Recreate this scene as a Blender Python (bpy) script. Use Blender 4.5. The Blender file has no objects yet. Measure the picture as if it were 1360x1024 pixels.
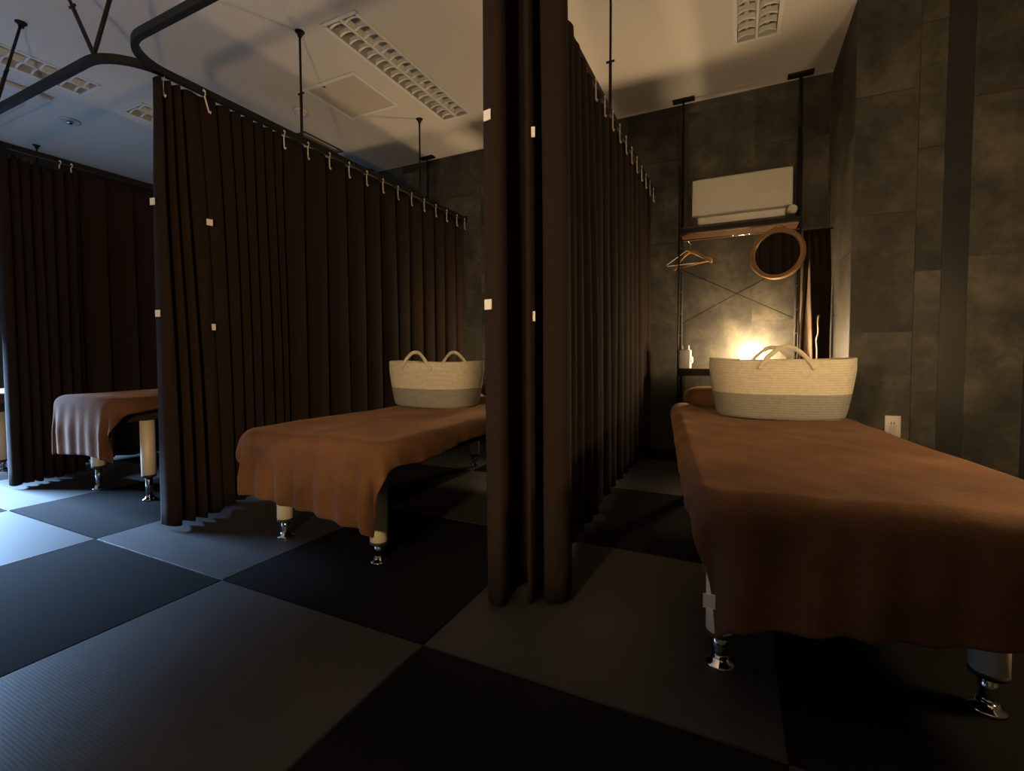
import bpy, bmesh, math, random
from mathutils import Vector, Matrix, noise

sc = bpy.context.scene
C = sc.collection
PI = math.pi
# ------------------------------------------------------------------ camera
S = .86                                   # side of one tatami mat, metres
CAM = Vector((1.62426, -1.02287, .78974))
yaw, pitch, roll = .45186173, .04062363, -.00361448
fwd = Vector((-math.sin(yaw), math.cos(yaw), 0)); rgt = Vector((math.cos(yaw), math.sin(yaw), 0)); upv = Vector((0, 0, 1))
f2 = fwd*math.cos(pitch) - upv*math.sin(pitch); u2 = upv*math.cos(pitch) + fwd*math.sin(pitch)
r3 = rgt*math.cos(roll) + u2*math.sin(roll); u3 = u2*math.cos(roll) - rgt*math.sin(roll)
cam_d = bpy.data.cameras.new('camera'); cam = bpy.data.objects.new('camera', cam_d); C.objects.link(cam)
M = Matrix.Identity(4)
for i in range(3):
    M[i][0] = r3[i]; M[i][1] = u3[i]; M[i][2] = -f2[i]; M[i][3] = CAM[i]
cam.matrix_world = M
cam_d.sensor_width = 36; cam_d.lens = 627.70*36/1360
cam_d.shift_x = 2.076/1360; cam_d.shift_y = -16.65/1360
cam_d.clip_start = .02
sc.camera = cam
# ------------------------------------------------------------------ world, lights, exposure
w = bpy.data.worlds.new('world'); sc.world = w; w.use_nodes = True
w.node_tree.nodes['Background'].inputs[0].default_value = (.42, .62, 1, 1)
w.node_tree.nodes['Background'].inputs[1].default_value = .2
sc.view_settings.view_transform = 'Standard'; sc.view_settings.look = 'None'
sc.view_settings.gamma = 1; sc.view_settings.use_curve_mapping = False
sc.view_settings.exposure = 0
WARM = (1, .67, .34)
def light(name, kind, loc, power, color, **kw):
    d = bpy.data.lights.new(name, kind); o = bpy.data.objects.new(name, d); C.objects.link(o)
    o.location = loc; d.energy = power; d.color = color
    for k, v in kw.items(): setattr(d, k, v)
    return o
def aim(o, target):
    o.rotation_euler = (Vector(target)-o.location).to_track_quat('-Z', 'Y').to_euler()
# daylight entering the window in the left wall
day = light('window_daylight', 'AREA', (-4.68, -1.05, .75), 20, (.36, .60, 1), shape='RECTANGLE', size=3.2, size_y=1.4)
aim(day, (0, -1.05, .8))
sky = light('window_skylight', 'AREA', (-9.0, -1.3, 3.68), 17000, (.36, .60, 1), shape='RECTANGLE', size=3.0, size_y=1.1)
aim(sky, (-2.0, -.5, 0))
# warm lamps of the room behind / beside the camera
BULB_A = 1215   # the bulb of the lamp on the counter behind the camera
BULB_C = 165    # the globe of the floor lamp beyond the right edge
GLOBE = 170      # emission of the glass globes standing on the shelves

# ------------------------------------------------------------------ materials
MATS = {}
def mat(name, col, rough=.7, metal=0, spec=.5, bump=0, scale=40, vary=0, vscale=4, sheen=0, emit=0, kind=None, **kw):
    if name in MATS: return MATS[name]
    m = bpy.data.materials.new(name); m.use_nodes = True; nt = m.node_tree; N = nt.nodes; L = nt.links
    b = N['Principled BSDF']
    b.inputs['Base Color'].default_value = (*col, 1); b.inputs['Roughness'].default_value = rough
    b.inputs['Metallic'].default_value = metal; b.inputs['Specular IOR Level'].default_value = spec
    if sheen:
        b.inputs['Sheen Weight'].default_value = sheen; b.inputs['Sheen Roughness'].default_value = .4
        b.inputs['Sheen Tint'].default_value = (*[min(1, c*4+.1) for c in col], 1)
    if emit:
        b.inputs['Emission Color'].default_value = (*kw.get('ecol', col), 1); b.inputs['Emission Strength'].default_value = emit
    tc = N.new('ShaderNodeTexCoord')
    if vary:
        n = N.new('ShaderNodeTexNoise'); n.inputs['Scale'].default_value = vscale; n.inputs['Detail'].default_value = 6
        L.new(tc.outputs['Object'], n.inputs['Vector'])
        r = N.new('ShaderNodeMapRange'); r.inputs[1].default_value = .3; r.inputs[2].default_value = .7
        r.inputs[3].default_value = 1-vary; r.inputs[4].default_value = 1+vary
        L.new(n.outputs[0], r.inputs[0])
        mx = N.new('ShaderNodeVectorMath'); mx.operation = 'SCALE'; mx.inputs[0].default_value = col
        L.new(r.outputs[0], mx.inputs['Scale']); L.new(mx.outputs[0], b.inputs['Base Color'])
    if bump:
        n2 = N.new('ShaderNodeTexNoise'); n2.inputs['Scale'].default_value = scale; n2.inputs['Detail'].default_value = 5
        L.new(tc.outputs['Object'], n2.inputs['Vector'])
        bp = N.new('ShaderNodeBump'); bp.inputs['Strength'].default_value = bump; bp.inputs['Distance'].default_value = .004
        L.new(n2.outputs[0], bp.inputs['Height']); L.new(bp.outputs[0], b.inputs['Normal'])
    MATS[name] = m; return m
def nodes(m): return m.node_tree.nodes, m.node_tree.links, m.node_tree.nodes['Principled BSDF']

m_ceil = mat('ceiling_paint', (.62, .60, .56), .9, bump=.25, scale=180)
m_black = mat('black_metal', (.009, .0085, .008), .6, spec=.25, bump=.05)
m_chrome = mat('chrome', (.75, .74, .72), .08, 1)
m_cream = mat('cream_steel', (.62, .56, .42), .38)
m_white = mat('white_plastic', (.72, .70, .66), .4)
m_offwhite = mat('off_white_plastic', (.55, .54, .50), .5)
m_hook = mat('hook_plastic', (.75, .66, .52), .45)
m_wood = mat('hanger_wood', (.42, .22, .075), .4, vary=.2, vscale=20)
m_frame = mat('mirror_wood', (.22, .11, .045), .45, vary=.2, vscale=12)
m_board = mat('shelf_wood', (.08, .043, .022), .5, vary=.25, vscale=8)
m_mirror = mat('mirror_glass', (.8, .8, .8), .03, 1)
m_dark = mat('dark_base', (.02, .017, .015), .6)
m_darkstrip = mat('dark_strip', (.016, .016, .015), .45, vary=.3, vscale=6)
m_red = mat('dark_red_box', (.12, .02, .015), .5)
m_vinyl = mat('dark_vinyl', (.035, .02, .014), .5)
m_lou = mat('louver_metal', (.72, .72, .70), .35)
m_tray = mat('lamp_tray', (.45, .45, .43), .5)
m_tube = mat('lamp_tube', (.8, .8, .8), .3)
m_tag = mat('fabric_tag', (.7, .67, .62), .8)
m_panelc = mat('hatch_panel', (.50, .47, .40), .8)
m_counter = mat('counter_wood', (.06, .035, .02), .5)

def fabric(name, col, sheen, rib, vary=.12):
    m = mat(name, col, .95, spec=.15, vary=vary, vscale=5, sheen=sheen)
    N, L, b = nodes(m)
    n = N.new('ShaderNodeTexNoise'); n.inputs['Scale'].default_value = rib; n.inputs['Detail'].default_value = 3
    tc = N.new('ShaderNodeTexCoord'); L.new(tc.outputs['Object'], n.inputs['Vector'])
    n3 = N.new('ShaderNodeTexNoise'); n3.inputs['Scale'].default_value = 7; L.new(tc.outputs['Object'], n3.inputs['Vector'])
    ad = N.new('ShaderNodeMath'); ad.operation = 'MULTIPLY_ADD'; ad.inputs[1].default_value = 2.5
    L.new(n3.outputs[0], ad.inputs[0]); L.new(n.outputs[0], ad.inputs[2])
    bp = N.new('ShaderNodeBump'); bp.inputs['Strength'].default_value = .3; bp.inputs['Distance'].default_value = .004
    L.new(ad.outputs[0], bp.inputs['Height']); L.new(bp.outputs[0], b.inputs['Normal'])
    return m
m_curtain = fabric('curtain_cloth', (.0175, .0108, .0078), 0, 300, .08)
m_beige_strip = mat('beige_strip', (.20, .145, .10), .9)
m_blanket = fabric('brown_fleece', (.098, .048, .023), .25, 90, .38)

def mat_tatami(name, col, rough, spec):
    m = mat(name, col, rough, spec=spec)
    N, L, b = nodes(m)
    tc = N.new('ShaderNodeTexCoord')
    wv = N.new('ShaderNodeTexWave'); wv.wave_type = 'BANDS'; wv.bands_direction = 'Y'; wv.inputs['Scale'].default_value = 45
    wv.inputs['Distortion'].default_value = .4; wv.inputs['Detail'].default_value = 1
    L.new(tc.outputs['Object'], wv.inputs['Vector'])
    bp = N.new('ShaderNodeBump'); bp.inputs['Strength'].default_value = .1; bp.inputs['Distance'].default_value = .0007
    L.new(wv.outputs[0], bp.inputs['Height']); L.new(bp.outputs[0], b.inputs['Normal'])
    ns = N.new('ShaderNodeTexNoise'); ns.inputs['Scale'].default_value = 3; ns.inputs['Detail'].default_value = 5
    L.new(tc.outputs['Object'], ns.inputs['Vector'])
    r = N.new('ShaderNodeMapRange'); r.inputs[3].default_value = .8; r.inputs[4].default_value = 1.2; L.new(ns.outputs[0], r.inputs[0])
    mx = N.new('ShaderNodeVectorMath'); mx.operation = 'SCALE'; mx.inputs[0].default_value = col
    L.new(r.outputs[0], mx.inputs['Scale']); L.new(mx.outputs[0], b.inputs['Base Color'])
    return m
m_mat_light = mat_tatami('tatami_grey', (.032, .0325, .033), .42, .6)
m_mat_dark = mat_tatami('tatami_black', (.0085, .0084, .0084), .8, .02)

def mat_stone():
    m = mat('stone_panel', (.1, .09, .07), .6, spec=.35)
    N, L, b = nodes(m)
    tc = N.new('ShaderNodeTexCoord'); oi = N.new('ShaderNodeObjectInfo')
    off = N.new('ShaderNodeVectorMath'); off.operation = 'MULTIPLY_ADD'
    off.inputs[1].default_value = (1, 1, 1)
    cmb = N.new('ShaderNodeVectorMath'); cmb.operation = 'SCALE'; cmb.inputs[0].default_value = (17, 9, 23)
    L.new(oi.outputs['Random'], cmb.inputs['Scale'])
    L.new(tc.outputs['Object'], off.inputs[0]); L.new(cmb.outputs[0], off.inputs[2])
    n = N.new('ShaderNodeTexNoise'); n.inputs['Scale'].default_value = 3.2; n.inputs['Detail'].default_value = 9; n.inputs['Roughness'].default_value = .68
    L.new(off.outputs[0], n.inputs['Vector'])
    rmp = N.new('ShaderNodeValToRGB'); e = rmp.color_ramp.elements
    e[0].position = .36; e[0].color = (.028, .028, .027, 1); e[1].position = .66; e[1].color = (.118, .107, .080, 1)
    k = rmp.color_ramp.elements.new(.5); k.color = (.057, .055, .045, 1)
    L.new(n.outputs[0], rmp.inputs[0])
    r = N.new('ShaderNodeMapRange'); r.inputs[3].default_value = .72; r.inputs[4].default_value = 1.2; L.new(oi.outputs['Random'], r.inputs[0])
    mx = N.new('ShaderNodeVectorMath'); mx.operation = 'SCALE'; L.new(rmp.outputs[0], mx.inputs[0]); L.new(r.outputs[0], mx.inputs['Scale'])
    L.new(mx.outputs[0], b.inputs['Base Color'])
    bp = N.new('ShaderNodeBump'); bp.inputs['Strength'].default_value = .15; bp.inputs['Distance'].default_value = .003
    L.new(n.outputs[0], bp.inputs['Height']); L.new(bp.outputs[0], b.inputs['Normal'])
    return m
m_stone = mat_stone()
m_joint = mat('wall_joint', (.045, .042, .036), .8)

def rope(name, c):
    m = mat(name, c, .9, spec=.2, vary=.08, vscale=60)
    N, L, b = nodes(m)
    tc = N.new('ShaderNodeTexCoord'); wv = N.new('ShaderNodeTexNoise'); wv.inputs['Scale'].default_value = 160
    L.new(tc.outputs['Object'], wv.inputs['Vector'])
    bp = N.new('ShaderNodeBump'); bp.inputs['Strength'].default_value = .5; bp.inputs['Distance'].default_value = .002
    L.new(wv.outputs[0], bp.inputs['Height']); L.new(bp.outputs[0], b.inputs['Normal'])
    return m
m_rope_c = rope('cream_rope', (.66, .60, .46)); m_rope_g = rope('grey_rope', (.30, .29, .25))
m_bulb_a = mat('counter_bulb', (.9, .85, .75), .3, emit=BULB_A, ecol=WARM)
m_bulb_c = mat('floor_lamp_globe', (.9, .85, .75), .3, emit=BULB_C, ecol=WARM)
m_globe = mat('glowing_globe', (.9, .85, .75), .3, emit=GLOBE, ecol=(1, .69, .37))

# ------------------------------------------------------------------ helpers
def obj(name, bm, m, parent=None, smooth=False, mods=()):
    me = bpy.data.meshes.new(name); bmesh.ops.recalc_face_normals(bm, faces=bm.faces); bm.to_mesh(me); bm.free()
    o = bpy.data.objects.new(name, me); C.objects.link(o)
    if m: me.materials.append(m)
    if smooth:
        for p in me.polygons: p.use_smooth = True
    if parent: o.parent = parent
    return o
def bevel(o, w=.003, seg=2):
    md = o.modifiers.new('bevel', 'BEVEL'); md.width = w; md.segments = seg; md.limit_method = 'ANGLE'
    for p in o.data.polygons: p.use_smooth = True
    return o
def thing(name, label, cat, loc=(0, 0, 0), rz=0, group=None):
    o = bpy.data.objects.new(name, None); C.objects.link(o); o.empty_display_size = .1
    o.location = loc; o.rotation_euler = (0, 0, rz); o['label'] = label; o['category'] = cat
    if group: o['group'] = group
    return o
def tag(o, label, cat, group=None, kind=None):
    o['label'] = label; o['category'] = cat
    if group: o['group'] = group
    if kind: o['kind'] = kind
    return o
def box(bm, x0, x1, y0, y1, z0, z1):
    v = [bm.verts.new(p) for p in ((x0,y0,z0),(x1,y0,z0),(x1,y1,z0),(x0,y1,z0),(x0,y0,z1),(x1,y0,z1),(x1,y1,z1),(x0,y1,z1))]
    for f in ((0,3,2,1),(4,5,6,7),(0,1,5,4),(1,2,6,5),(2,3,7,6),(3,0,4,7)): bm.faces.new([v[i] for i in f])
    return v
def bx(*a):
    bm = bmesh.new(); box(bm, *a); return bm
def lathe(bm, prof, seg=24, c=(0, 0, 0), axis='z', cap=True):
    rings = []
    for r, z in prof:
        ring = []
        for i in range(seg):
            a = 2*PI*i/seg; p = (r*math.cos(a), r*math.sin(a), z)
            if axis == 'y': p = (p[0], p[2], p[1])
            if axis == 'x': p = (p[2], p[0], p[1])
            ring.append(bm.verts.new((c[0]+p[0], c[1]+p[1], c[2]+p[2])))
        rings.append(ring)
    for a, b in zip(rings, rings[1:]):
        for i in range(seg): bm.faces.new((a[i], a[(i+1) % seg], b[(i+1) % seg], b[i]))
    if cap: bm.faces.new(rings[0]); bm.faces.new(rings[-1])
    return bm
def lat(prof, seg=24, **k): return lathe(bmesh.new(), prof, seg, **k)
def sweep(bm, pts, prof, closed=False, up=Vector((0, 0, 1))):
    """sweep a profile [(side, up)] along pts"""
    pts = [Vector(p) for p in pts]; n = len(pts); rings = []
    for i, p in enumerate(pts):
        if closed: t = pts[(i+1) % n]-pts[i-1]
        else: t = pts[min(i+1, n-1)]-pts[max(i-1, 0)]
        t.normalize(); u = up if abs(t.dot(up)) < .95 else Vector((0, 1, 0))
        s = t.cross(u).normalized(); uu = s.cross(t).normalized()
        rings.append([bm.verts.new(p+s*a+uu*b) for a, b in prof])
    k = len(prof)
    for i in range(n if closed else n-1):
        a, b = rings[i], rings[(i+1) % n]
        for j in range(k): bm.faces.new((a[j], a[(j+1) % k], b[(j+1) % k], b[j]))
    if not closed: bm.faces.new(rings[0]); bm.faces.new(rings[-1])
    return bm
def circ(r, n=8): return [(r*math.cos(2*PI*i/n), r*math.sin(2*PI*i/n)) for i in range(n)]
def tube(pts, r, n=8, closed=False, bm=None): return sweep(bm or bmesh.new(), pts, circ(r, n), closed)
def catmull(pts, k=6):
    P = [Vector(p) for p in pts]; P = [2*P[0]-P[1]]+P+[2*P[-1]-P[-2]]; out = []
    for i in range(1, len(P)-2):
        a, b, c, d = P[i-1:i+3]
        for j in range(k):
            t = j/k; out.append(.5*((2*b)+(c-a)*t+(2*a-5*b+4*c-d)*t*t+(-a+3*b-3*c+d)*t**3))
    out.append(P[-2]); return out
def shared(name, me, parent, loc=(0, 0, 0), rot=None):
    o = bpy.data.objects.new(name, me); C.objects.link(o); o.parent = parent; o.location = loc
    if rot: o.rotation_euler = rot
    return o
def copy_tree(o, parent=None):
    c = o.copy(); C.objects.link(c)
    if parent: c.parent = parent
    for ch in list(o.children): copy_tree(ch, c)
    return c

# ------------------------------------------------------------------ the shell
H = 2.72; YB = 2.95; XL = -4.55; XR = 4.2; YF = -3.4; YP = 2.2; XW = 2.18
fl = obj('floor', bx(XL, XR, YF, YB+.1, -.12, -.022), m_dark); fl['kind'] = 'structure'
# tatami mats: joints recessed, weave turned from one mat to the next
def mat_mesh(x0, x1, y0, y1, m):
    bm = bx(x0, x1, y0, y1, -.022, 0)
    bmesh.ops.bevel(bm, geom=[e for e in bm.edges if e.verts[0].co.z > -.001 and e.verts[1].co.z > -.001], offset=.0025, segments=2, affect='EDGES')
    me = bpy.data.meshes.new('tatami_mat'); bmesh.ops.recalc_face_normals(bm, faces=bm.faces); bm.to_mesh(me); bm.free(); me.materials.append(m)
    return me
g = .0007; h2 = S/2-g
full = {True: mat_mesh(-h2, h2, -h2, h2, m_mat_light), False: mat_mesh(-h2, h2, -h2, h2, m_mat_dark)}
for i in range(-6, 4):
    for j in range(-3, 3):
        lt = (i+j) % 2 == 1
        shared('tatami_mat', full[lt], fl, ((i+.5)*S, (j+.5)*S, 0), (0, 0, 0 if lt else PI/2))
    lt = (i+3) % 2 == 1
    me = mat_mesh(-h2, h2, -S/2+g, (YB-3*S)-S/2-g, m_mat_light if lt else m_mat_dark)
    shared('tatami_mat', me, fl, ((i+.5)*S, 3.5*S, 0))

# ceiling with openings for the recessed lamps and the slot vent
FIX = [(-2.79, -2.53, -.44, .81), (-2.79, -2.53, 1.08, 2.33), (-.60, -.36, 1.07, 2.32), (1.575, 1.80, 1.07, 2.32)]
SLOT = (-1.885, -1.80, 1.96, 2.40)
holes = FIX+[SLOT]
xs = sorted({XL, XR}|{h[0] for h in holes}|{h[1] for h in holes}); ys = sorted({YF, YB+.1}|{h[2] for h in holes}|{h[3] for h in holes})
bm = bmesh.new()
for a, b in zip(xs, xs[1:]):
    for c, d in zip(ys, ys[1:]):
        if any(h[0]-1e-4 <= a and b <= h[1]+1e-4 and h[2]-1e-4 <= c and d <= h[3]+1e-4 for h in holes): continue
        box(bm, a, b, c, d, H, H+.12)
bmesh.ops.remove_doubles(bm, verts=bm.verts, dist=1e-5)
ce = obj('ceiling', bm, m_ceil); ce['kind'] = 'structure'
ce2 = obj('ceiling_cover', bx(XL, XR, YF, YB+.1, H+.125, H+.2), m_dark); ce2['kind'] = 'structure'; ce2.name = 'ceiling_slab'

def struct(name, bm, m): o = obj(name, bm, m); o['kind'] = 'structure'; return o
wb = struct('wall_back', bx(XL, XW+.1, YB, YB+.12, -.1, H), m_joint)
wr = struct('wall_right_return', bx(XW, XW+.1, YP+.02, YB, -.1, H), m_joint)
wp = struct('wall_right_front', bx(XW, XR, YP, YP+.1, -.1, H), m_joint)
wo = struct('wall_right', bx(XR, XR+.1, YF, YP+.1, -.1, H), m_stone)
wf = struct('wall_front', bx(XL-.1, XR+.1, YF-.1, YF, -.1, H), m_stone)
# left wall with the window opening
WY0, WY1, WZ0, WZ1 = -2.70, .60, .05, 1.72
bm = bmesh.new()
box(bm, XL-.12, XL, YF, WY0, -.1, H); box(bm, XL-.12, XL, WY1, YB+.1, -.1, H)
box(bm, XL-.12, XL, WY0, WY1, -.1, WZ0); box(bm, XL-.12, XL, WY0, WY1, WZ1, H)
wl = struct('wall_left', bm, m_stone)
bm = bmesh.new()
for a in (WY0, (WY0+WY1)/2-.02, WY1-.04): box(bm, XL-.10, XL-.04, a, a+.04, WZ0, WZ1)
for z in (WZ0, WZ1-.04): box(bm, XL-.10, XL-.04, WY0, WY1, z, z+.04)
wi = struct('window_1', bm, m_black)

# stone panels, slightly uneven, each its own piece
prnd = random.Random(4)
def panels(parent, plane, fixed, a0, a1, cols, ph=.64, sign=-1, z_off=0, w=.45):
    a = a0; k = 0
    while a < a1-.01:
        b = min(a1, a+(cols[k % len(cols)] if cols else w)); z = -.25+z_off+(.0 if k % 2 else -.31)
        while z < H:
            z0 = max(0, z); z1 = min(H, z+ph)
            if z1-z0 > .02:
                t = .004+prnd.random()*.0012; gp = .0012
                me = bpy.data.meshes.new('wall_panel')
                if plane == 'y': bm = bx(-(b-a)/2+gp, (b-a)/2-gp, -t, 0, -(z1-z0)/2+gp, (z1-z0)/2-gp); loc = ((a+b)/2, fixed, (z0+z1)/2)
                else: bm = bx(-t, 0, -(b-a)/2+gp, (b-a)/2-gp, -(z1-z0)/2+gp, (z1-z0)/2-gp); loc = (fixed, (a+b)/2, (z0+z1)/2)
                bmesh.ops.recalc_face_normals(bm, faces=bm.faces); bm.to_mesh(me); bm.free(); me.materials.append(m_stone)
                shared('wall_panel', me, parent, loc)
            z += ph
        a = b; k += 1
panels(wb, 'y', YB, -4.3, XW-.005, None, w=.4615)
panels(wr, 'x', XW, YP, YB-.006, [.37, .40])
panels(wp, 'y', YP, XW-.004, 2.452, [.40], z_off=.18)
panels(wp, 'y', YP, 2.452, 2.563, [.2], z_off=.50)
panels(wp, 'y', YP, 2.668, 2.89, [.4], ph=.80, z_off=.24)
panels(wp, 'y', YP, 2.985, 3.30, [.4], ph=.80, z_off=.24)
for k, (a, b) in enumerate(((2.563, 2.668), (2.89, 2.985))):
    o = struct('trim_%d' % (k+1), bx(a, b, YP-.005, YP-.0004, 0, H), m_darkstrip)

# ------------------------------------------------------------------ curtain rails
ZR = 2.085
RX = [-4.22, -2.47, -.774, .975]      # partitions
RN = {0: 'far left', 1: 'left', 2: 'middle', 3: 'right'}
prof_r = [(-.013, -.016), (.013, -.016), (.013, .016), (-.013, .016)]
def arc(cx, cy, r, a0, a1, n=10): return [(cx+r*math.cos(a0+(a1-a0)*i/n), cy+r*math.sin(a0+(a1-a0)*i/n), ZR) for i in range(n+1)]
RR = .21; YFR = .09; YE = 2.925
labels_rail = ['far left black curtain rail over the partition beyond the left curtains',
               'black curtain rail above the dark curtains at the left edge of the photo',
               'black curtain rail over the middle curtain, bending left and right at its front end',
               'black curtain rail over the right-hand curtain, nearest to the camera']
# (top offset, bottom point): drop rods to the ceiling
RODS = {0: [(1.06, 0, 0), (2.2, 0, 0)], 1: [(2.2, 0, 0)], 2: [(1.047, 0, 0), (2.222, 0, 0)], 3: [(1.56, 0, 0)]}
def rod(parent, bx_, by_, tx, ty, r=.0085):
    b0 = Vector((bx_, by_, ZR+.014)); t0 = Vector((tx, ty, H-.006)); mid = b0.lerp(t0, .42)
    o = obj('ceiling_rod', tube([b0, t0], r*.8, 10), m_black, parent, True)
    s = obj('rod_sleeve', tube([b0, mid], r, 10), m_black, o, True)
    obj('flange', lathe(bmesh.new(), [(.012, -.03), (.016, -.012), (.026, -.006), (.028, 0)], 16, (tx, ty, H)), m_black, o, True)
    obj('clamp', lathe(bmesh.new(), [(.006, -.022), (.006, .022)], 8, (mid.x, mid.y, mid.z), 'x'), m_black, o, True)
for i, x in enumerate(RX):
    t = thing('curtain_rail', labels_rail[i], 'curtain rail', (0, 0, 0), 0, 'black ceiling-hung curtain rails')
    xe = RX[i+1]-RR if i < 3 else XR-.02
    pts = [(x, YE, ZR), (x, 2, ZR), (x, 1, ZR)]+arc(x+RR, YFR+RR, RR, PI, 1.5*PI)+[(xe, YFR, ZR)]
    obj('track', sweep(bmesh.new(), pts, prof_r), m_black, t)
    xs0 = XL+.02 if i == 0 else None
    pts = arc(x-RR, YFR+RR, RR, 0, -.5*PI)
    if i == 0: pts.append((XL+.02, YFR, ZR))
    obj('branch_track', sweep(bmesh.new(), pts, prof_r), m_black, t)
    for y, a, b in RODS[i]: rod(t, x, y, x+a, y+b)
    if i == 2:
        rod(t, -.93, YFR, -1.33, YFR); rod(t, -.93, YFR, -.78, YFR+.10)
        rod(t, -1.95, YFR, -2.156, .28)
    if i == 3: rod(t, .83, YFR, .43, YFR); rod(t, .83, YFR, .98, YFR+.1)
    obj('wall_mount', bx(x-.022, x+.022, YE-.002, YB-.006, ZR-.03, ZR+.03), m_black, t)

# ------------------------------------------------------------------ curtains
def curtain_mesh(top, bot, zt, zb, rows=26, k=5, seed=0, drift=.012, sag=None, curve=1.0):
    """top / bot: matching lists of XY control points"""
    T = catmull([(p[0], p[1], 0) for p in top], k); B = catmull([(p[0], p[1], 0) for p in bot], k)
    bm = bmesh.new(); grid = []
    for j in range(rows+1):
        u = j/rows; row = []
        e = (1-(1-u)**2.2)*curve+u*(1-curve)
        for i, (a, b) in enumerate(zip(T, B)):
            p = a.lerp(b, e)
            nv = noise.noise_vector(Vector((p.x*5+seed, p.y*5, u*1.6)))*drift*min(1, u*4)
            z = zt+(zb-zt)*u
            if sag: z -= sag[i]*(1-u)**3
            z += noise.noise(Vector((i*.11, seed, 3)))*.012*u
            row.append(bm.verts.new((p.x+nv.x, p.y+nv.y, z)))
        grid.append(row)
    for a, b in zip(grid, grid[1:]):
        for i in range(len(a)-1): bm.faces.new((a[i], a[i+1], b[i+1], b[i]))
    return bm
def add_curtain(name, label, bm, group):
    o = obj('cloth', bm, m_curtain, None, True)
    md = o.modifiers.new('thick', 'SOLIDIFY'); md.thickness = .0022; md.offset = 0
    t = thing(name, label, 'curtain', (0, 0, 0), 0, group); o.parent = t
    return t
def pleats(x, ys, side, amp_t, amp_b, xdrift=0, rnd=None, mode='bulge', xpost=None):
    """control points for pleats whose grooves sit at ys"""
    T = []; B = []
    for i, (a, b) in enumerate(zip(ys, ys[1:])):
        w = b-a; at = amp_t*(.8+.4*rnd.random()); ab = amp_b*(.7+.6*rnd.random()); j = (rnd.random()-.5)*.18*w
        u = i/max(1, len(ys)-2); xx = x+xdrift*u
        for fr, sx in ((0, -1), (.16, .35), (.5, 1), (.84, .45)):
            T.append((xx+side*at*sx*.8, a+w*fr)); B.append((xx+side*ab*sx, a+w*fr+j*(1 if 0 < fr else 0)))
    T.append((x+xdrift-side*amp_t, ys[-1])); B.append((x+xdrift-side*amp_b, ys[-1]))
    return T, B
def hook(parent, x, y, z, rx=0):
    o = bpy.data.objects.new('hook', HOOK); C.objects.link(o); o.parent = parent; o.location = (x, y, z); o.rotation_euler = (rx, 0, 0)
bm = bmesh.new()
tube([(0, 0, .022), (.0, .004, .03), (0, .009, .022), (0, .006, .008), (0, 0, 0), (.001, 0, -.04), (.002, .001, -.072), (.006, .004, -.078), (.008, .006, -.068)], .0036, 6, bm=bm)
HOOK = bpy.data.meshes.new('hook'); bmesh.ops.recalc_face_normals(bm, faces=bm.faces); bm.to_mesh(HOOK); bm.free(); HOOK.materials.append(m_hook)
def ctag(parent, x, y, z, rz):
    o = obj('care_tag', bx(-.013, .013, -.0015, .0015, -.015, .015), m_tag, parent); o.location = (x, y, z); o.rotation_euler = (0, 0, rz)

rnd = random.Random(11)
ZT = 2.055
# --- middle partition curtain (junction 2)
x = RX[2]
hooks_y = [.905+.168*i for i in range(12)]
ys = [.44, .53, .60, .66, .73, .79, .85]+hooks_y+[2.90]
T, B = pleats(x, ys, 1, .022, .034, 0, rnd)
# the first broad folds swing out towards the hem
B = [(p[0]+.07*max(0, 1-(p[1]-.40)/.55), p[1]) for p in B]
t = add_curtain('partition_curtain', 'dark brown pleated curtain with white hooks, hanging behind the middle bed', curtain_mesh(T, B, ZT, .035, seed=2, drift=.006), 'dark brown partition curtains')
for y in hooks_y+[2.89]: hook(t, x+.0175, y, ZT-.004)
hook(t, x+.03, .45, ZT-.004, .25)
for z in (1.43, .925): ctag(t, -.693, .425, z, PI/2-.3)
T = [(-.80, .50), (-.765, .39), (-.80, .365), (-.76, .345), (-.80, .325), (-.762, .305), (-.80, .285), (-.755, .262), (-.80, .255), (-.82, .265)]
B = [(-.75, .50), (-.655, .40), (-.71, .365), (-.635, .335), (-.705, .31), (-.64, .28), (-.705, .26), (-.640, .222), (-.672, .188), (-.735, .19)]
t = add_curtain('gathered_curtain', 'gathered brown front curtain at the front end of the middle partition', curtain_mesh(T, B, ZT, .02, seed=5, drift=.01, curve=.75), 'gathered front curtains')
hook(t, x, .28, ZT-.004)
for z, yy, xx in ((1.47, .200, -.728), (.975, .196, -.708)): ctag(t, xx, yy-.004, z, .2)
# --- right partition curtain (junction 3), nearest
x = RX[3]
hooks_y = [1.196+.1645*i for i in range(11)]
ys = [.47+.121*i for i in range(6)]+hooks_y
ys = [y for y in ys if y < 2.9]
T, B = pleats(x+.005, ys, 1, .024, .038, -.015, rnd)
T = [(p[0]+.05*max(0, 1-(p[1]-.40)/.8), p[1]) for p in T]
B = [(p[0]+.055*max(0, 1-(p[1]-.45)/1.1), p[1]) for p in B]
t = add_curtain('partition_curtain', 'tall dark brown curtain in the centre, pleated away from the camera beside the right bed', curtain_mesh(T, B, ZT, .04, seed=7, drift=.008), 'dark brown partition curtains')
for y in hooks_y: hook(t, x+.022, y, ZT-.004)
for z in (1.451, .903): ctag(t, 1.052, .300, z, .3)
P2 = [(.925, .34), (.915, .285), (.932, .243), (.965, .226), (.988, .245), (.975, .36), (1.0, .42), (1.025, .35), (1.037, .30), (1.055, .292), (1.05, .40), (1.03, .50), (1.06, .43), (1.078, .335), (1.105, .325), (1.142, .352), (1.138, .42), (1.08, .50), (1.0, .52)]
T = [(p[0]-.01, .30+(p[1]-.30)*.85) for p in P2]
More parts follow.
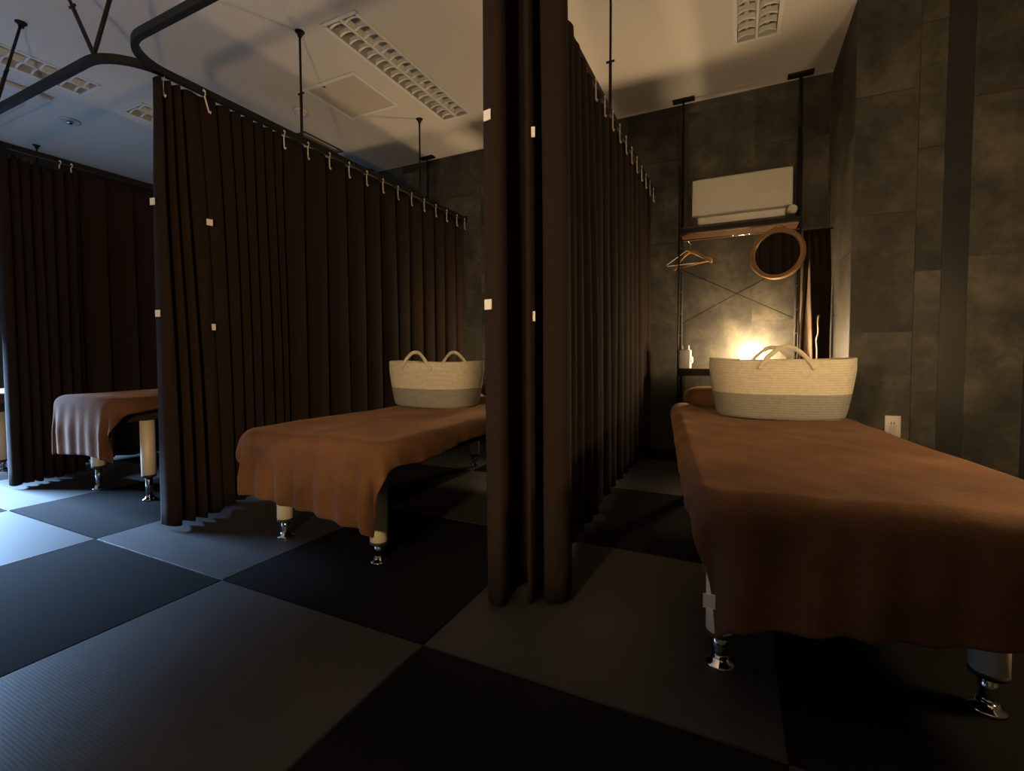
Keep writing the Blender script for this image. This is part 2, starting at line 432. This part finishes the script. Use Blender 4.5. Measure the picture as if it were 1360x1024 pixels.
t = add_curtain('gathered_curtain', 'tall brown gathered curtain edge in the centre foreground, reaching above the frame', curtain_mesh(T, P2, ZT, .02, seed=9, drift=.008), 'gathered front curtains')
for y in (.30, .38, .46): hook(t, x, y, ZT-.004)
for z in (1.49, .937): ctag(t, .946, .2235, z, -.2)
# --- left partition curtain (junction 1)
x = RX[1]
hooks_y = [.62+.165*i for i in range(14)]
T, B = pleats(x, [.58]+[y+.03 for y in hooks_y]+[2.90], 1, .02, .04, 0, rnd)
sag = None
t = add_curtain('partition_curtain', 'dark curtain behind the left bed, its hem letting daylight through', curtain_mesh(T, B, ZT, .05, seed=12, drift=.008), 'dark brown partition curtains')
ysL = [.20, .26, .31, .36, .41, .47, .53, .585]
T, B = pleats(x+.01, ysL, 1, .02, .035, -.0, rnd)
B = [(p[0]+.22-.25*(p[1]-.2), p[1]-.02) for p in B]; T = [(p[0], p[1]+.04) for p in T]
n = (len(T)-1)*5+1
t = add_curtain('gathered_curtain', 'dark gathered curtain at the left edge of the photo, over the blue-lit mats', curtain_mesh(T, B, ZT-.01, .02, seed=15, drift=.01, sag=[.035*abs(math.sin(i*PI/14)) for i in range(n)]), 'gathered front curtains')
for y in (.52, .58): hook(t, x+.018, y+.02, ZT-.004)

# ------------------------------------------------------------------ massage beds
def leg_part(parent, x, y, ztop, zc):
    l = obj('leg', lathe(bmesh.new(), [(.031, zc), (.034, zc+.004), (.034, ztop)], 28, (x, y, 0)), m_cream, parent, True)
    obj('collar', lathe(bmesh.new(), [(.030, zc-.010), (.035, zc-.006), (.035, zc+.003), (.030, zc+.004)], 24, (x, y, 0)), m_dark, l, True)
    obj('chrome_stem', lathe(bmesh.new(), [(.0175, .01), (.0175, zc)], 20, (x, y, 0)), m_chrome, l, True)
    obj('chrome_foot', lathe(bmesh.new(), [(.033, 0), (.035, .003), (.033, .008), (.023, .011), (.021, .020), (.0175, .022)], 28, (x, y, 0)), m_chrome, l, True)
    return l
def rounded_rect(w, l, r, n=6):
    out = []
    for cx, cy, a in ((w/2-r, l-r, 0), (-w/2+r, l-r, PI/2), (-w/2+r, r, PI), (w/2-r, r, 1.5*PI)):
        for i in range(n+1): out.append((cx+r*math.cos(a+PI/2*i/n), cy+r*math.sin(a+PI/2*i/n)))
    return out
def prism(pts, z0, z1):
    bm = bmesh.new(); a = [bm.verts.new((*p, z0)) for p in pts]; b = [bm.verts.new((*p, z1)) for p in pts]
    bm.faces.new(a); bm.faces.new(b)
    for i in range(len(pts)): bm.faces.new((a[i], a[(i+1) % len(pts)], b[(i+1) % len(pts)], b[i]))
    return bm
def bed(loc, rz, legs, zt, zc, label, W=.64):
    t = thing('massage_bed', label, 'bed', (loc[0], loc[1], 0), rz, 'massage beds')
    o = obj('mattress', prism(rounded_rect(W, 1.84, .05), zt-.085, zt-.006), m_vinyl, t); bevel(o, .02, 4)
    o = obj('bed_frame', prism(rounded_rect(W-.06, 1.76, .03), zt-.125, zt-.0855), m_dark, t)
    o.location = (0, .04, 0)
    for (x, y) in legs: leg_part(t, x, y, zt-.126, zc)
    return t
def drape(w, l, zt, ov, seed, bulge=.03, n=5, rip=.02, r=.045, res=.022, hemvar=.02, twist=0, wr=.003):
    """cloth laid over a bed of w x l; ov = overhang (front, back, left, right)"""
    of, ob, ol, orr = ov
    x0, x1, y0, y1 = -w/2-ol, w/2+orr, -of, l+ob
    nx = int((x1-x0)/res); ny = int((y1-y0)/res)
    bm = bmesh.new(); grid = []
    for j in range(ny+1):
        row = []
        for i in range(nx+1):
            x = x0+(x1-x0)*i/nx; y = y0+(y1-y0)*j/ny
            # uneven hem
            if y < 0: y *= 1+hemvar*3*noise.noise(Vector((x*3.1+seed, 1, 0)))+twist*(x/w)
            if x > w/2: x = w/2+(x-w/2)*(1+.35*noise.noise(Vector((y*2.2, seed, 4))))
            rr = .05
            cx = min(max(x, -w/2+rr), w/2-rr); cy = min(max(y, rr), l-rr)
            dx, dy = x-cx, y-cy; d = math.hypot(dx, dy); 
            if d > rr:
                nxn, nyn = dx/d, dy/d; ex, ey = cx+nxn*rr, cy+nyn*rr; s = d-rr
                # perimeter parameter
                par = ex-ey+math.atan2(nyn, nxn)*rr*2
                q = min(1, s/.20)
                a = r*PI/2
                if s < a: th = s/r; out = r*math.sin(th)-0; down = r*(1-math.cos(th))
                else: out = r; down = r+(s-a)
                ang = math.atan2(nyn, nxn); corner = abs(math.sin(2*ang))
                ph = par*2*PI/.105+seed+2.2*noise.noise(Vector((par*4, seed, 0)))
                o_ = out+q*q*(rip*(math.sin(ph)*(.6+.8*noise.noise(Vector((par*5, seed+7, 0))))+.5*noise.noise(Vector((par*9, s*3, seed)))) + bulge*(.4+.6*noise.noise(Vector((par*2.2+3, seed, 1))))+corner*.035*math.cos(ang*8))
                z = zt-down
                p = (ex+nxn*(o_-r*.25), ey+nyn*(o_-r*.25), z)
            else:
                p = (x, y, zt)
            zz = p[2]+wr*1.6*noise.noise(Vector((x*3+seed, y*2, 5)))+wr*noise.noise(Vector((x*11+y*5, y*4-x*3, seed)))
            row.append(bm.verts.new((p[0], p[1], zz+.004)))
        grid.append(row)
    for a, b in zip(grid, grid[1:]):
        for i in range(len(a)-1): bm.faces.new((a[i], a[i+1], b[i+1], b[i]))
    return bm
def blanket(label, loc, rz, *a, **k):
    o = obj('blanket', drape(*a, **k), m_blanket, None, True); o.location = (loc[0], loc[1], 0); o.rotation_euler = (0, 0, rz)
    md = o.modifiers.new('thick', 'SOLIDIFY'); md.thickness = .005; md.offset = 1
    sb = o.modifiers.new('sub', 'SUBSURF'); sb.levels = 1; sb.render_levels = 1
    return tag(o, label, 'blanket', 'brown blankets on the beds')
def pillow(label, loc, rz, w=.42, l=.26, h=.11):
    bm = bmesh.new(); bmesh.ops.create_icosphere(bm, subdivisions=4, radius=1)
    for v in bm.verts:
        p = v.co; s = lambda a: math.copysign(abs(a)**.55, a)
        v.co = Vector((s(p.x)*w/2, s(p.y)*l/2, s(p.z)*h/2*(1-.25*abs(p.x)**3)+h/2))
        v.co += noise.noise_vector(v.co*9)*.006
    o = obj('pillow', bm, m_blanket, None, True); o.location = loc; o.rotation_euler = (0, 0, rz)
    return tag(o, label, 'pillow', 'towel-wrapped pillows')

ZB = .488
R8 = math.radians(8.2)
def loc2(base, rz, p): return ((p[0]-base[0])*math.cos(rz)+(p[1]-base[1])*math.sin(rz), -(p[0]-base[0])*math.sin(rz)+(p[1]-base[1])*math.cos(rz))
# right bed
B3 = (1.915, .115); l3 = [loc2(B3, R8, q) for q in ((1.589, .262), (2.128, .350))]
bed(B3, R8, l3+[(l3[0][0], 1.66), (l3[1][0], 1.66)], ZB, .088, 'nearest massage bed, at the right, under a wide brown blanket', .68)
b = blanket('brown blanket hanging straight over the near end of the right bed', (B3[0]-.008, B3[1]), R8, .70, 1.85, ZB, (.275, .02, .085, .18), 1.7, bulge=.008, rip=.018, hemvar=.01, twist=-.25, wr=.0045)
tg = obj('white_label', bx(-.012, .012, -.001, .001, -.015, .015), m_tag, b); tg.location = (-.342, -.035, .270); tg.rotation_euler = (0, 0, -.1); tg['label'] = 'small white care label'
# middle bed
B2 = (.185, .19)
bed(B2, 0, [(-.327, .183), (.215, .161), (-.24, 1.66), (.24, 1.66)], ZB, .080, 'middle massage bed on cream legs, in front of the pleated curtain')
blanket('brown blanket over the middle bed, its near corner hanging low beside the leg', (B2[0]+.028, B2[1]), 0, .69, 1.85, ZB, (.285, .02, .06, .10), 4.1, bulge=.028, rip=.017, twist=.16, wr=.004)
# left bed
B1 = (-1.515, .24)
bed(B1, 0, [(-.262, .165), (.245, .175), (-.2, 1.65), (.25, 1.65)], .562, .137, 'left massage bed raised on long chrome stems, half hidden by the middle curtain', .56)
blanket('dim brown blanket over the left bed, folded at its corner', (B1[0]+.025, B1[1]), 0, .58, 1.85, .562, (.33, .02, .06, .10), 9.3, bulge=.02, rip=.014, twist=-.05)
# far left bed
B0 = (-3.17, .22)
bed(B0, 0, [(-.27, .165), (.245, .13), (-.2, 1.65), (.25, 1.65)], .53, .075, 'farthest bed, only one cream leg visible at the left edge', .58)
blanket('blanket of the farthest bed, beyond the left edge curtain', B0, 0, .62, 1.85, .53, (.25, .02, .07, .085), 3.3, res=.04)
def on(base, rz, x, y, z): return (base[0]+x*math.cos(rz)-y*math.sin(rz), base[1]+x*math.sin(rz)+y*math.cos(rz), z)
pillow('brown towel-covered pillow at the head of the right bed, behind the basket', on(B3, R8, -.12, 1.68, ZB+.008), R8)
pillow('brown towel-covered pillow at the head of the middle bed, behind the basket', on(B2, 0, .05, 1.66, ZB+.008), 0)
pillow('brown towel-covered pillow at the head of the left bed, hidden by the curtain', on(B1, 0, 0, 1.68, .57), 0)

# ------------------------------------------------------------------ rope baskets
def basket(label, loc, rz, L=.56, W=.34, Hh=.262):
    t = thing('rope_basket', label, 'basket', loc, rz, 'two-tone rope baskets')
    NC = 26; seg = 56; split = 11
    def prof(z, inner=0):
        u = z/Hh; f = .86+.14*(min(1, u*1.25))**.7; 
        rb = .02; k = 1 if z > rb else .93+.07*math.sqrt(max(0, 1-(1-z/rb)**2))
        return f*k
    def ring(z, off):
        f = prof(z); out = []
        for i in range(seg):
            a = 2*PI*i/seg; e = .78
            cx = math.copysign(abs(math.cos(a))**e, math.cos(a)); cy = math.copysign(abs(math.sin(a))**e, math.sin(a))
            dip = -.012*(math.cos(a)**2)*0+.010*abs(math.cos(a))**3*(z/Hh)
            out.append((cx*(L/2*f+off), cy*(W/2*f+off), z+dip))
        return out
    def body(k0, k1, close):
        bm = bmesh.new(); rings = []
        step = Hh/NC
        for k in range(k0, k1):
            for s in range(4):
                a = s/4; z = (k+a)*step; off = .0028*math.sin(PI*(a+.125))
                rings.append([bm.verts.new(p) for p in ring(z, off)])
        rings.append([bm.verts.new(p) for p in ring(k1*step, 0)])
        n_out = len(rings)
        zi0 = k0*step if not close else .008
        for q in range(9):
            z = k1*step-(k1*step-zi0)*q/8
            rings.append([bm.verts.new(p) for p in ring(z, -.009)])
        for a, b in zip(rings, rings[1:]):
            for i in range(seg): bm.faces.new((a[i], a[(i+1) % seg], b[(i+1) % seg], b[i]))
        if close: bm.faces.new(rings[0]); bm.faces.new(rings[-1])
        else:
            a, b = rings[-1], rings[0]
            for i in range(seg): bm.faces.new((a[i], a[(i+1) % seg], b[(i+1) % seg], b[i]))
        return bm
    obj('grey_rope_base', body(0, split, True), m_rope_g, t, True)
    obj('cream_rope_body', body(split, NC, False), m_rope_c, t, True)
    for s in (-1, 1):
        y = s*(W/2+.003); z = Hh
        pts = catmull([(-.105, y, z-.040), (-.085, y, z-.006), (-.055, y, z+.028), (-.02, y-.004*s, z+.054), (.02, y-.004*s, z+.054), (.055, y, z+.028), (.085, y, z-.006), (.105, y, z-.040)], 6)
        obj('handle', sweep(bmesh.new(), pts, [(a*.55, b*1.0) for a, b in circ(.0095, 10)]), m_rope_c, t, True)
    return t
basket('cream and grey rope basket on the right bed, in front of the glowing lamp', on(B3, R8, .065, 1.36, ZB+.009), math.radians(6), L=.585)
basket('cream and grey rope basket on the middle bed, against the dark curtain', (.065, 1.215, ZB+.009), math.radians(-4), L=.58, Hh=.245)

# ------------------------------------------------------------------ wall shelf units
def shelf_unit(x0, x1, label):
    t = thing('shelf_rack', label, 'shelf', (0, 0, 0), 0, 'black pole shelf racks')
    yb = 2.87; yf = 2.68
    for s, x in ((-1, x0), (1, x1)):
        p = obj('pole', lathe(bmesh.new(), [(.0115, 0), (.0115, 1.9), (.0115, 2.35)], 14, (x, yb, 0)), m_black, t, True)
        obj('extension_rod', lathe(bmesh.new(), [(.0085, 2.35), (.0085, H-.012)], 12, (x, yb, 0)), m_black, p, True)
        obj('ceiling_plate', bx(x-.078, x+.078, yb-.03, yb+.03, H-.012, H-.0005), m_black, p)
        obj('front_post', lathe(bmesh.new(), [(.0055, 0), (.0055, 2.16)], 10, (x, yf, 0)), m_black, t, True)
        for k in range(13):
            z = .10+k*.165
            obj('rung', tube([(x, yf, z), (x, yb, z)], .003, 6), m_black, t, True)
    for z0, m in ((1.648, m_board), (.655, m_board)):
        o = obj('shelf_board', bx(x0+.012, x1-.012, yf-.045, yb+.012, z0, z0+.022), m, t); bevel(o, .002)
    o = obj('lower_rim', bx(x0+.006, x1-.006, yf-.052, yf-.0455, .625, .675), m_black, t)
    o = obj('upper_rim', bx(x0+.006, x1-.006, yf-.052, yf-.0455, 1.655, 1.685), m_black, t)
    o = obj('hanging_rod', tube([(x0, yf+.02, 1.618), (x1, yf+.02, 1.618)], .005, 8), m_chrome, t, True)
    for a, b, dy in (((x0, 1.435), (x1, 1.030), .0), ((x0, 1.020), (x1, 1.435), .007)):
        obj('cross_brace', tube([(a[0], yb+.013+dy, a[1]), (b[0], yb+.013+dy, b[1])], .0035, 6), m_black, t, True)
    return t
shelf_unit(1.21, 1.975, 'black pole shelf rack with crossed braces behind the right bed')
shelf_unit(-.20, .565, 'black pole shelf rack behind the middle bed, hidden by the centre curtain')
shelf_unit(-1.94, -1.165, 'black pole shelf rack behind the middle curtain, its pole reaching the ceiling')

def table_lamp(label, loc, r=.082):
    t = thing('globe_lamp', label, 'lamp', loc, 0, 'glowing globe lamps')
    obj('base', lathe(bmesh.new(), [(.045, 0), (.05, .004), (.05, .016), (.03, .022), (.03, .03)], 24), m_white, t, True)
    bm = bmesh.new(); bmesh.ops.create_icosphere(bm, subdivisions=3, radius=r)
    for v in bm.verts: v.co.z += r+.024
    obj('glass_globe', bm, m_globe, t, True)
    return t
table_lamp('round glowing lamp on the low shelf behind the right basket', (1.70, 2.79, .6775))
table_lamp('round glowing lamp on the low shelf of the middle bay, hidden by the centre curtain', (.10, 2.79, .6775))
table_lamp('round glowing lamp on the low shelf of the left bay, hidden by the middle curtain', (-1.5, 2.79, .6775), .06)

# small things on the racks
t = thing('white_box', 'small white box with a round dial and two prongs, left of the glowing lamp', 'box', (1.255, 2.72, .6775))
o = obj('case', bx(-.032, .042, -.05, .05, 0, .135), m_white, t); bevel(o, .004)
obj('dial', lathe(bmesh.new(), [(.026, 0), (.026, .010), (.018, .016)], 20, (.042, -.01, .062), 'x'), m_white, t, True)
for dx in (-.018, .026): obj('prong', lathe(bmesh.new(), [(.006, .135), (.006, .16), (.002, .172)], 10, (dx, 0, 0)), m_white, t, True)
t = obj('red_box', bx(-.035, .045, -.06, .06, 0, .035), m_red); t.location = (1.265, 2.72, 1.6705); bevel(t, .002)
tag(t, 'small dark red box on the left end of the upper shelf', 'box')
t = obj('tin', lathe(bmesh.new(), [(.026, -.03), (.029, -.027), (.029, .027), (.026, .03), (.020, .03), (.018, .026)], 24, (0, 0, 0), 'y'), m_offwhite, None, True); t.location = (1.925, 2.69, 1.7)
t.location.z = 1.6705+.0755; 
st = t; tag(t, 'small round white tin on the upper shelf, right of the air conditioner', 'tin')
# its little stand
o = obj('stand', bx(-.02, .02, -.02, .02, -.0755, -.028), m_black, t)

# air conditioner on the wall
t = thing('air_conditioner', 'cream wall air conditioner above the right-hand shelf', 'air conditioner', (1.612, YB-.0062, 0))
def yz_prism(pts, x0, x1):
    bm = bmesh.new(); a = [bm.verts.new((x0, *p)) for p in pts]; b = [bm.verts.new((x1, *p)) for p in pts]
    bm.faces.new(a); bm.faces.new(b)
    for i in range(len(pts)): bm.faces.new((a[i], a[(i+1) % len(pts)], b[(i+1) % len(pts)], b[i]))
    return bm
o = obj('housing', yz_prism([(0, 1.775), (0, 2.06), (-.19, 2.06), (-.205, 2.05), (-.205, 1.785), (-.17, 1.745), (-.06, 1.74)], -.288, .288), m_offwhite, t); bevel(o, .006, 3)
o = obj('front_panel', yz_prism([(-.206, 2.052), (-.222, 2.046), (-.240, 1.785), (-.206, 1.779)], -.318, .318), m_offwhite, t); bevel(o, .012, 4)
o = obj('panel_inset', bx(-.29, .29, -.2275, -.2262, 1.81, 2.02), m_offwhite, t); o.rotation_euler = (0, 0, 0)
o.data.transform(Matrix.Translation((0, -.005, 0))); bevel(o, .0006)
o = obj('air_flap', yz_prism([(-.218, 1.776), (-.226, 1.770), (-.200, 1.728), (-.19, 1.730)], -.278, .278), m_white, t); bevel(o, .002)

# round mirror leaning from the hanging rod
t = thing('round_mirror', 'round wooden-framed mirror hanging below the right end of the upper shelf', 'mirror', (1.838, 2.632, 1.452))
t.rotation_euler = (math.radians(1.5), 0, math.radians(-18))
bm = bmesh.new(); lathe(bm, [(.139, -.016), (.144, -.020), (.162, -.020), (.170, -.012), (.170, .012), (.139, .012), (.139, -.016)], 56, (0, 0, 0), 'y', False)
obj('frame', bm, m_frame, t, True).modifiers.new('e', 'EDGE_SPLIT')
obj('mirror_glass', lathe(bmesh.new(), [(.1388, -.004), (.1388, .006)], 48, (0, 0, 0), 'y'), m_mirror, t)
obj('cord', tube([(-.06, .013, .155), (-.0, .03, .20), (.06, .013, .155)], .002, 6), m_black, t)

# hangers
def hanger(name, label, loc, rz, wood=True, wd=.36, hgt=.12):
    t = thing(name, label, 'hanger', loc, rz, 'coat hangers on the shelf rod')
    m = m_wood if wood else m_white
    obj('hook', tube(catmull([(-.018, 0, -.004), (-.012, 0, .012), (.004, 0, .018), (.016, 0, .008), (.014, 0, -.014), (0, 0, -.03), (0, 0, -.062)], 5), .0016 if not wood else .002, 6), m_chrome, t, True)
    if wood:
        for s in (-1, 1):
            pts = catmull([(0, 0, -.07), (s*.06, -.002, -.092), (s*.13, .006, -.135), (s*wd/2, .022, -.168)], 6)
            bm = bmesh.new(); P = [Vector(p) for p in pts]; rings = []
            for i, p in enumerate(P):
                u = i/(len(P)-1); r_ = .015-.003*u+(.006 if u > .8 else 0); th = .009
                rings.append([bm.verts.new(p+Vector((0, math.cos(a)*th, math.sin(a)*r_))) for a in [2*PI*k/10 for k in range(10)]])
            for a, b in zip(rings, rings[1:]):
                for k in range(10): bm.faces.new((a[k], a[(k+1) % 10], b[(k+1) % 10], b[k]))
            bm.faces.new(rings[0]); bm.faces.new(rings[-1])
            obj('shoulder', bm, m, t, True)
        obj('trouser_bar', tube([(-wd/2+.012, .016, -.166), (wd/2-.012, .016, -.166)], .0055, 8), m, t, True)
    else:
        obj('wire_body', tube([(0, 0, -.06), (-wd/2, .0, -.15), (-wd/2+.01, 0, -.158), (wd/2-.01, 0, -.158), (wd/2, 0, -.15)], .003, 6, True), m, t, True)
    return t
hanger('wooden_hanger', 'wooden coat hanger with a trouser bar, hanging at the left end of the shelf rod', (1.285, 2.70, 1.6035), math.radians(-42), True, .37)
hanger('wire_hanger', 'thin white wire hanger hanging behind the wooden one', (1.262, 2.70, 1.6025), math.radians(-12), False, .30)

# brown cloth hanging in the corner, tied with a cord
T = [(2.00, 2.78), (2.02, 2.80), (2.035, 2.775), (2.06, 2.80), (2.075, 2.77), (2.10, 2.80), (2.12, 2.77), (2.14, 2.80), (2.155, 2.775)]
Bq = [(1.995, 2.79), (2.01, 2.76), (2.045, 2.79), (2.06, 2.755), (2.085, 2.79), (2.105, 2.75), (2.125, 2.79), (2.15, 2.76), (2.168, 2.79)]
t = thing('corner_curtain', 'dark brown curtain gathered in the right back corner behind the shelf rack', 'curtain')
o = obj('cloth', curtain_mesh(T, Bq, 1.62, .3, seed=31, rows=18, drift=.02), m_curtain, t, True)
md = o.modifiers.new('thick', 'SOLIDIFY'); md.thickness = .003
obj('tie_cord', tube(catmull([(2.095, 2.73, 1.04), (2.088, 2.72, .99), (2.092, 2.725, .93), (2.082, 2.72, .87), (2.088, 2.725, .80), (2.085, 2.72, .66)], 6), .0042, 8), m_hook, t, True)
o = obj('beige_strip', curtain_mesh([(1.992, 2.80), (2.008, 2.795), (2.03, 2.79), (2.045, 2.775)], [(1.992, 2.785), (2.012, 2.775), (2.04, 2.765), (2.066, 2.735)], 1.42, .3, seed=40, rows=18, drift=.014), m_beige_strip, t, True); o['label'] = 'beige cloth strip'  # separate beige cloth strip along the dark curtain's left edge
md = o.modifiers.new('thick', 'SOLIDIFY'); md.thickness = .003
obj('hanging_bar', tube([(1.985, 2.785, 1.62), (2.172, 2.785, 1.62)], .005, 8), m_black, t, True)

# wall socket
t = thing('wall_socket', 'cream wall socket low on the right wall, just above the blanket', 'socket', (2.378, YP-.0054, .385))
o = obj('plate', bx(-.036, .036, -.007, 0, -.06, .06), m_white, t); bevel(o, .003)
for x_ in (-.006, .006): obj('slot', bx(x_-.0018, x_+.0018, -.0078, -.0069, .012, .026), m_dark, t)
obj('outlet_face', bx(-.016, .016, -.0075, -.0069, -.04, .008), m_offwhite, t)

# ------------------------------------------------------------------ ceiling fittings
def louver_lamp(x0, x1, y0, y1, label):
    t = thing('ceiling_lamp', label, 'ceiling lamp', (0, 0, H), 0, 'unlit louvred ceiling lamps')
    w_ = .016
    bm = bmesh.new()
    box(bm, x0-w_, x1+w_, y0-w_, y0+.006, -.006, .0-.0004); box(bm, x0-w_, x1+w_, y1-.006, y1+w_, -.006, -.0004)
    box(bm, x0-w_, x0+.006, y0, y1, -.006, -.0004); box(bm, x1-.006, x1+w_, y0, y1, -.006, -.0004)
    obj('frame', bm, m_lou, t)
    bm = bmesh.new(); a, b, c, d = x0+.001, x1-.001, y0+.001, y1-.001
    box(bm, a, b, c, d, .085, .09); box(bm, a, a+.003, c, d, 0, .085); box(bm, b-.003, b, c, d, 0, .085); box(bm, a, b, c, c+.003, 0, .085); box(bm, a, b, d-.003, d, 0, .085)
    obj('tray', bm, m_tray, t)
    xm = (x0+x1)/2
    # centre spine, a shallow V
    bm = bmesh.new(); 
    sweep(bm, [(xm, y0+.004, .0), (xm, y1-.004, .0)], [(-.006, -.003), (.006, -.003), (.014, .035), (-.014, .035)])
    obj('spine', bm, m_lou, t)
    for s in (-1, 1):
        xx = xm+s*(x1-x0)*.25
        obj('tube', tube([(xx, y0+.03, .060), (xx, y1-.03, .060)], .0125, 12), m_tube, t, True)
    # cross blades, curved like parabolic louvres
    hw = (x1-x0)/2-.020
    bm = bmesh.new(); rings = []
    for i in range(9):
        u = i/8; x_ = (u-.5)*hw; dz = .014*(1-(2*u-1)**2); th = .0035
        rings.append([bm.verts.new((x_, -th*1.9, dz-.002)), bm.verts.new((x_, th*1.9, dz-.002)), bm.verts.new((x_, th*.5, .038)), bm.verts.new((x_, -th*.5, .038))])
    for a, b in zip(rings, rings[1:]):
        for k in range(4): bm.faces.new((a[k], a[(k+1) % 4], b[(k+1) % 4], b[k]))
    bm.faces.new(rings[0]); bm.faces.new(rings[-1])
    bmesh.ops.scale(bm, vec=(1.98, 1, 1), verts=bm.verts)
    bmesh.ops.recalc_face_normals(bm, faces=bm.faces)
    me = bpy.data.meshes.new('louver_blade'); bm.to_mesh(me); bm.free(); me.materials.append(m_lou)
    n = 16
    for s in (-1, 1):
        for k in range(n):
            o = shared('louver_blade', me, t, (xm+s*(x1-x0)*.25, y0+(y1-y0)*(k+.5)/n, .0)); o.scale.x = .5
    return t
louver_lamp(*FIX[0], 'long louvred ceiling lamp at the upper left, crossed by the curtain rail')
louver_lamp(*FIX[1], 'louvred ceiling lamp whose corner shows left of the middle curtain top')
louver_lamp(*FIX[2], 'long unlit louvred ceiling lamp left of the centre curtain')
louver_lamp(*FIX[3], 'louvred ceiling lamp cut by the top edge, above the right bed')
t = thing('slot_vent', 'narrow dark ceiling vent behind the middle curtain rail', 'vent', (0, 0, H))
bm = bmesh.new(); x0, x1, y0, y1 = SLOT
box(bm, x0-.008, x0+.006, y0-.008, y1+.008, -.004, -.0004); box(bm, x1-.006, x1+.008, y0-.008, y1+.008, -.004, -.0004)
box(bm, x0, x1, y0-.008, y0+.006, -.004, -.0004); box(bm, x0, x1, y1-.006, y1+.008, -.004, -.0004)
obj('frame', bm, m_black, t)
obj('duct', bx(x0+.001, x1-.001, y0+.001, y1-.001, .02, .06), m_panelc, t)
# access hatch
t = thing('ceiling_hatch', 'square access hatch in the ceiling above the middle curtain', 'hatch', (-1.02, 1.73, H))
bm = bmesh.new(); q = .245; w_ = .028
box(bm, -q, q, -q, -q+w_, -.007, -.0004); box(bm, -q, q, q-w_, q, -.007, -.0004); box(bm, -q, -q+w_, -q+w_, q-w_, -.007, -.0004); box(bm, q-w_, q, -q+w_, q-w_, -.007, -.0004)
o = obj('frame', bm, m_lou, t)
obj('panel', bx(-q+w_+.002, q-w_-.002, -q+w_+.002, q-w_-.002, -.003, -.0004), m_panelc, t)
obj('latch', lathe(bmesh.new(), [(.010, -.0045), (.010, -.0031)], 12, (-.08, -q+w_+.02, 0)), m_dark, t)
# smoke detector
t = thing('smoke_detector', 'white domed smoke detector on the ceiling beside the middle rail rod', 'smoke detector', (-1.53, 1.69, H))
obj('base', lathe(bmesh.new(), [(.052, -.018), (.054, -.014), (.054, -.0004)], 28), m_white, t, True)
obj('dome', lathe(bmesh.new(), [(.006, -.048), (.024, -.045), (.038, -.034), (.042, -.0185)], 28), m_white, t, True)
t = thing('spot_fitting', 'small round metal ceiling fitting above the left curtain', 'ceiling fitting', (-3.37, .97, H))
obj('ring', lathe(bmesh.new(), [(.050, -.004), (.070, -.010), (.074, -.0004)], 32), m_offwhite, t, True)
obj('centre', lathe(bmesh.new(), [(.012, -.026), (.020, -.022), (.024, -.0105)], 20), m_chrome, t, True)
# ceiling cassette at the left edge
t = thing('ceiling_air_conditioner', 'large square ceiling air conditioner cut by the left edge', 'air conditioner', (-3.505, .265, H))
o = obj('fascia', bx(-.475, .475, -.475, .475, -.03, -.0004), m_white, t); bevel(o, .01)
o = obj('intake_grille', bx(-.25, .25, -.25, .25, -.038, -.0305), m_offwhite, t); bevel(o, .004)
for k in range(4):
    o = obj('air_flap', bx(-.24, .24, .30, .40, -.040, -.0305), m_offwhite, t); o.rotation_euler = (0, 0, k*PI/2); bevel(o, .004)

# ------------------------------------------------------------------ behind and beside the camera: warm lamps, an added counter and an added light-blocking box
t = thing('added_counter', 'unseen dark counter added behind the camera to hold the bulb lamp and cut its light', 'counter', (1.05, -1.66, 0))  # added; its front edge keeps the bulb's light off the near floor
o = obj('carcass', bx(-.5, .055, -.24, .40, 0, .80), m_counter, t)
o = obj('counter_top', bx(-.53, .063, -.26, .44, .8005, .83), m_counter, t); bevel(o, .003)
t = thing('light_blocker', 'unseen box added beside the camera to shade the right bed and floor', 'light blocker', (1.30, -1.23, 0))  # added unseen box, blocks the bulb from the right bed's drape
o = obj('body', bx(-.17, .17, -.12, .10, 0, .88), m_counter, t)
o = obj('top', bx(-.18, .18, -.13, .11, .8805, .905), m_counter, t); bevel(o, .002)
t = thing('desk_lamp', 'bare bulb lamp on the counter behind the camera', 'lamp', (1.05, -1.5, .8305))
obj('base', lathe(bmesh.new(), [(.06, 0), (.06, .012), (.012, .02), (.012, .085), (.02, .09), (.02, .095)], 24), m_black, t, True)
bm = bmesh.new(); bmesh.ops.create_icosphere(bm, subdivisions=3, radius=.05)
for v in bm.verts: v.co.z += .1495
obj('bulb', bm, m_bulb_a, t, True)
t = thing('floor_lamp', 'floor lamp standing beyond the right edge, beside the right bed', 'lamp', (2.64, .47, 0))
obj('base', lathe(bmesh.new(), [(.12, 0), (.12, .015), (.012, .025), (.012, .76), (.02, .765), (.02, .775)], 28), m_black, t, True)
bm = bmesh.new(); bmesh.ops.create_icosphere(bm, subdivisions=3, radius=.07)
for v in bm.verts: v.co.z += .848
obj('glass_globe', bm, m_bulb_c, t, True)
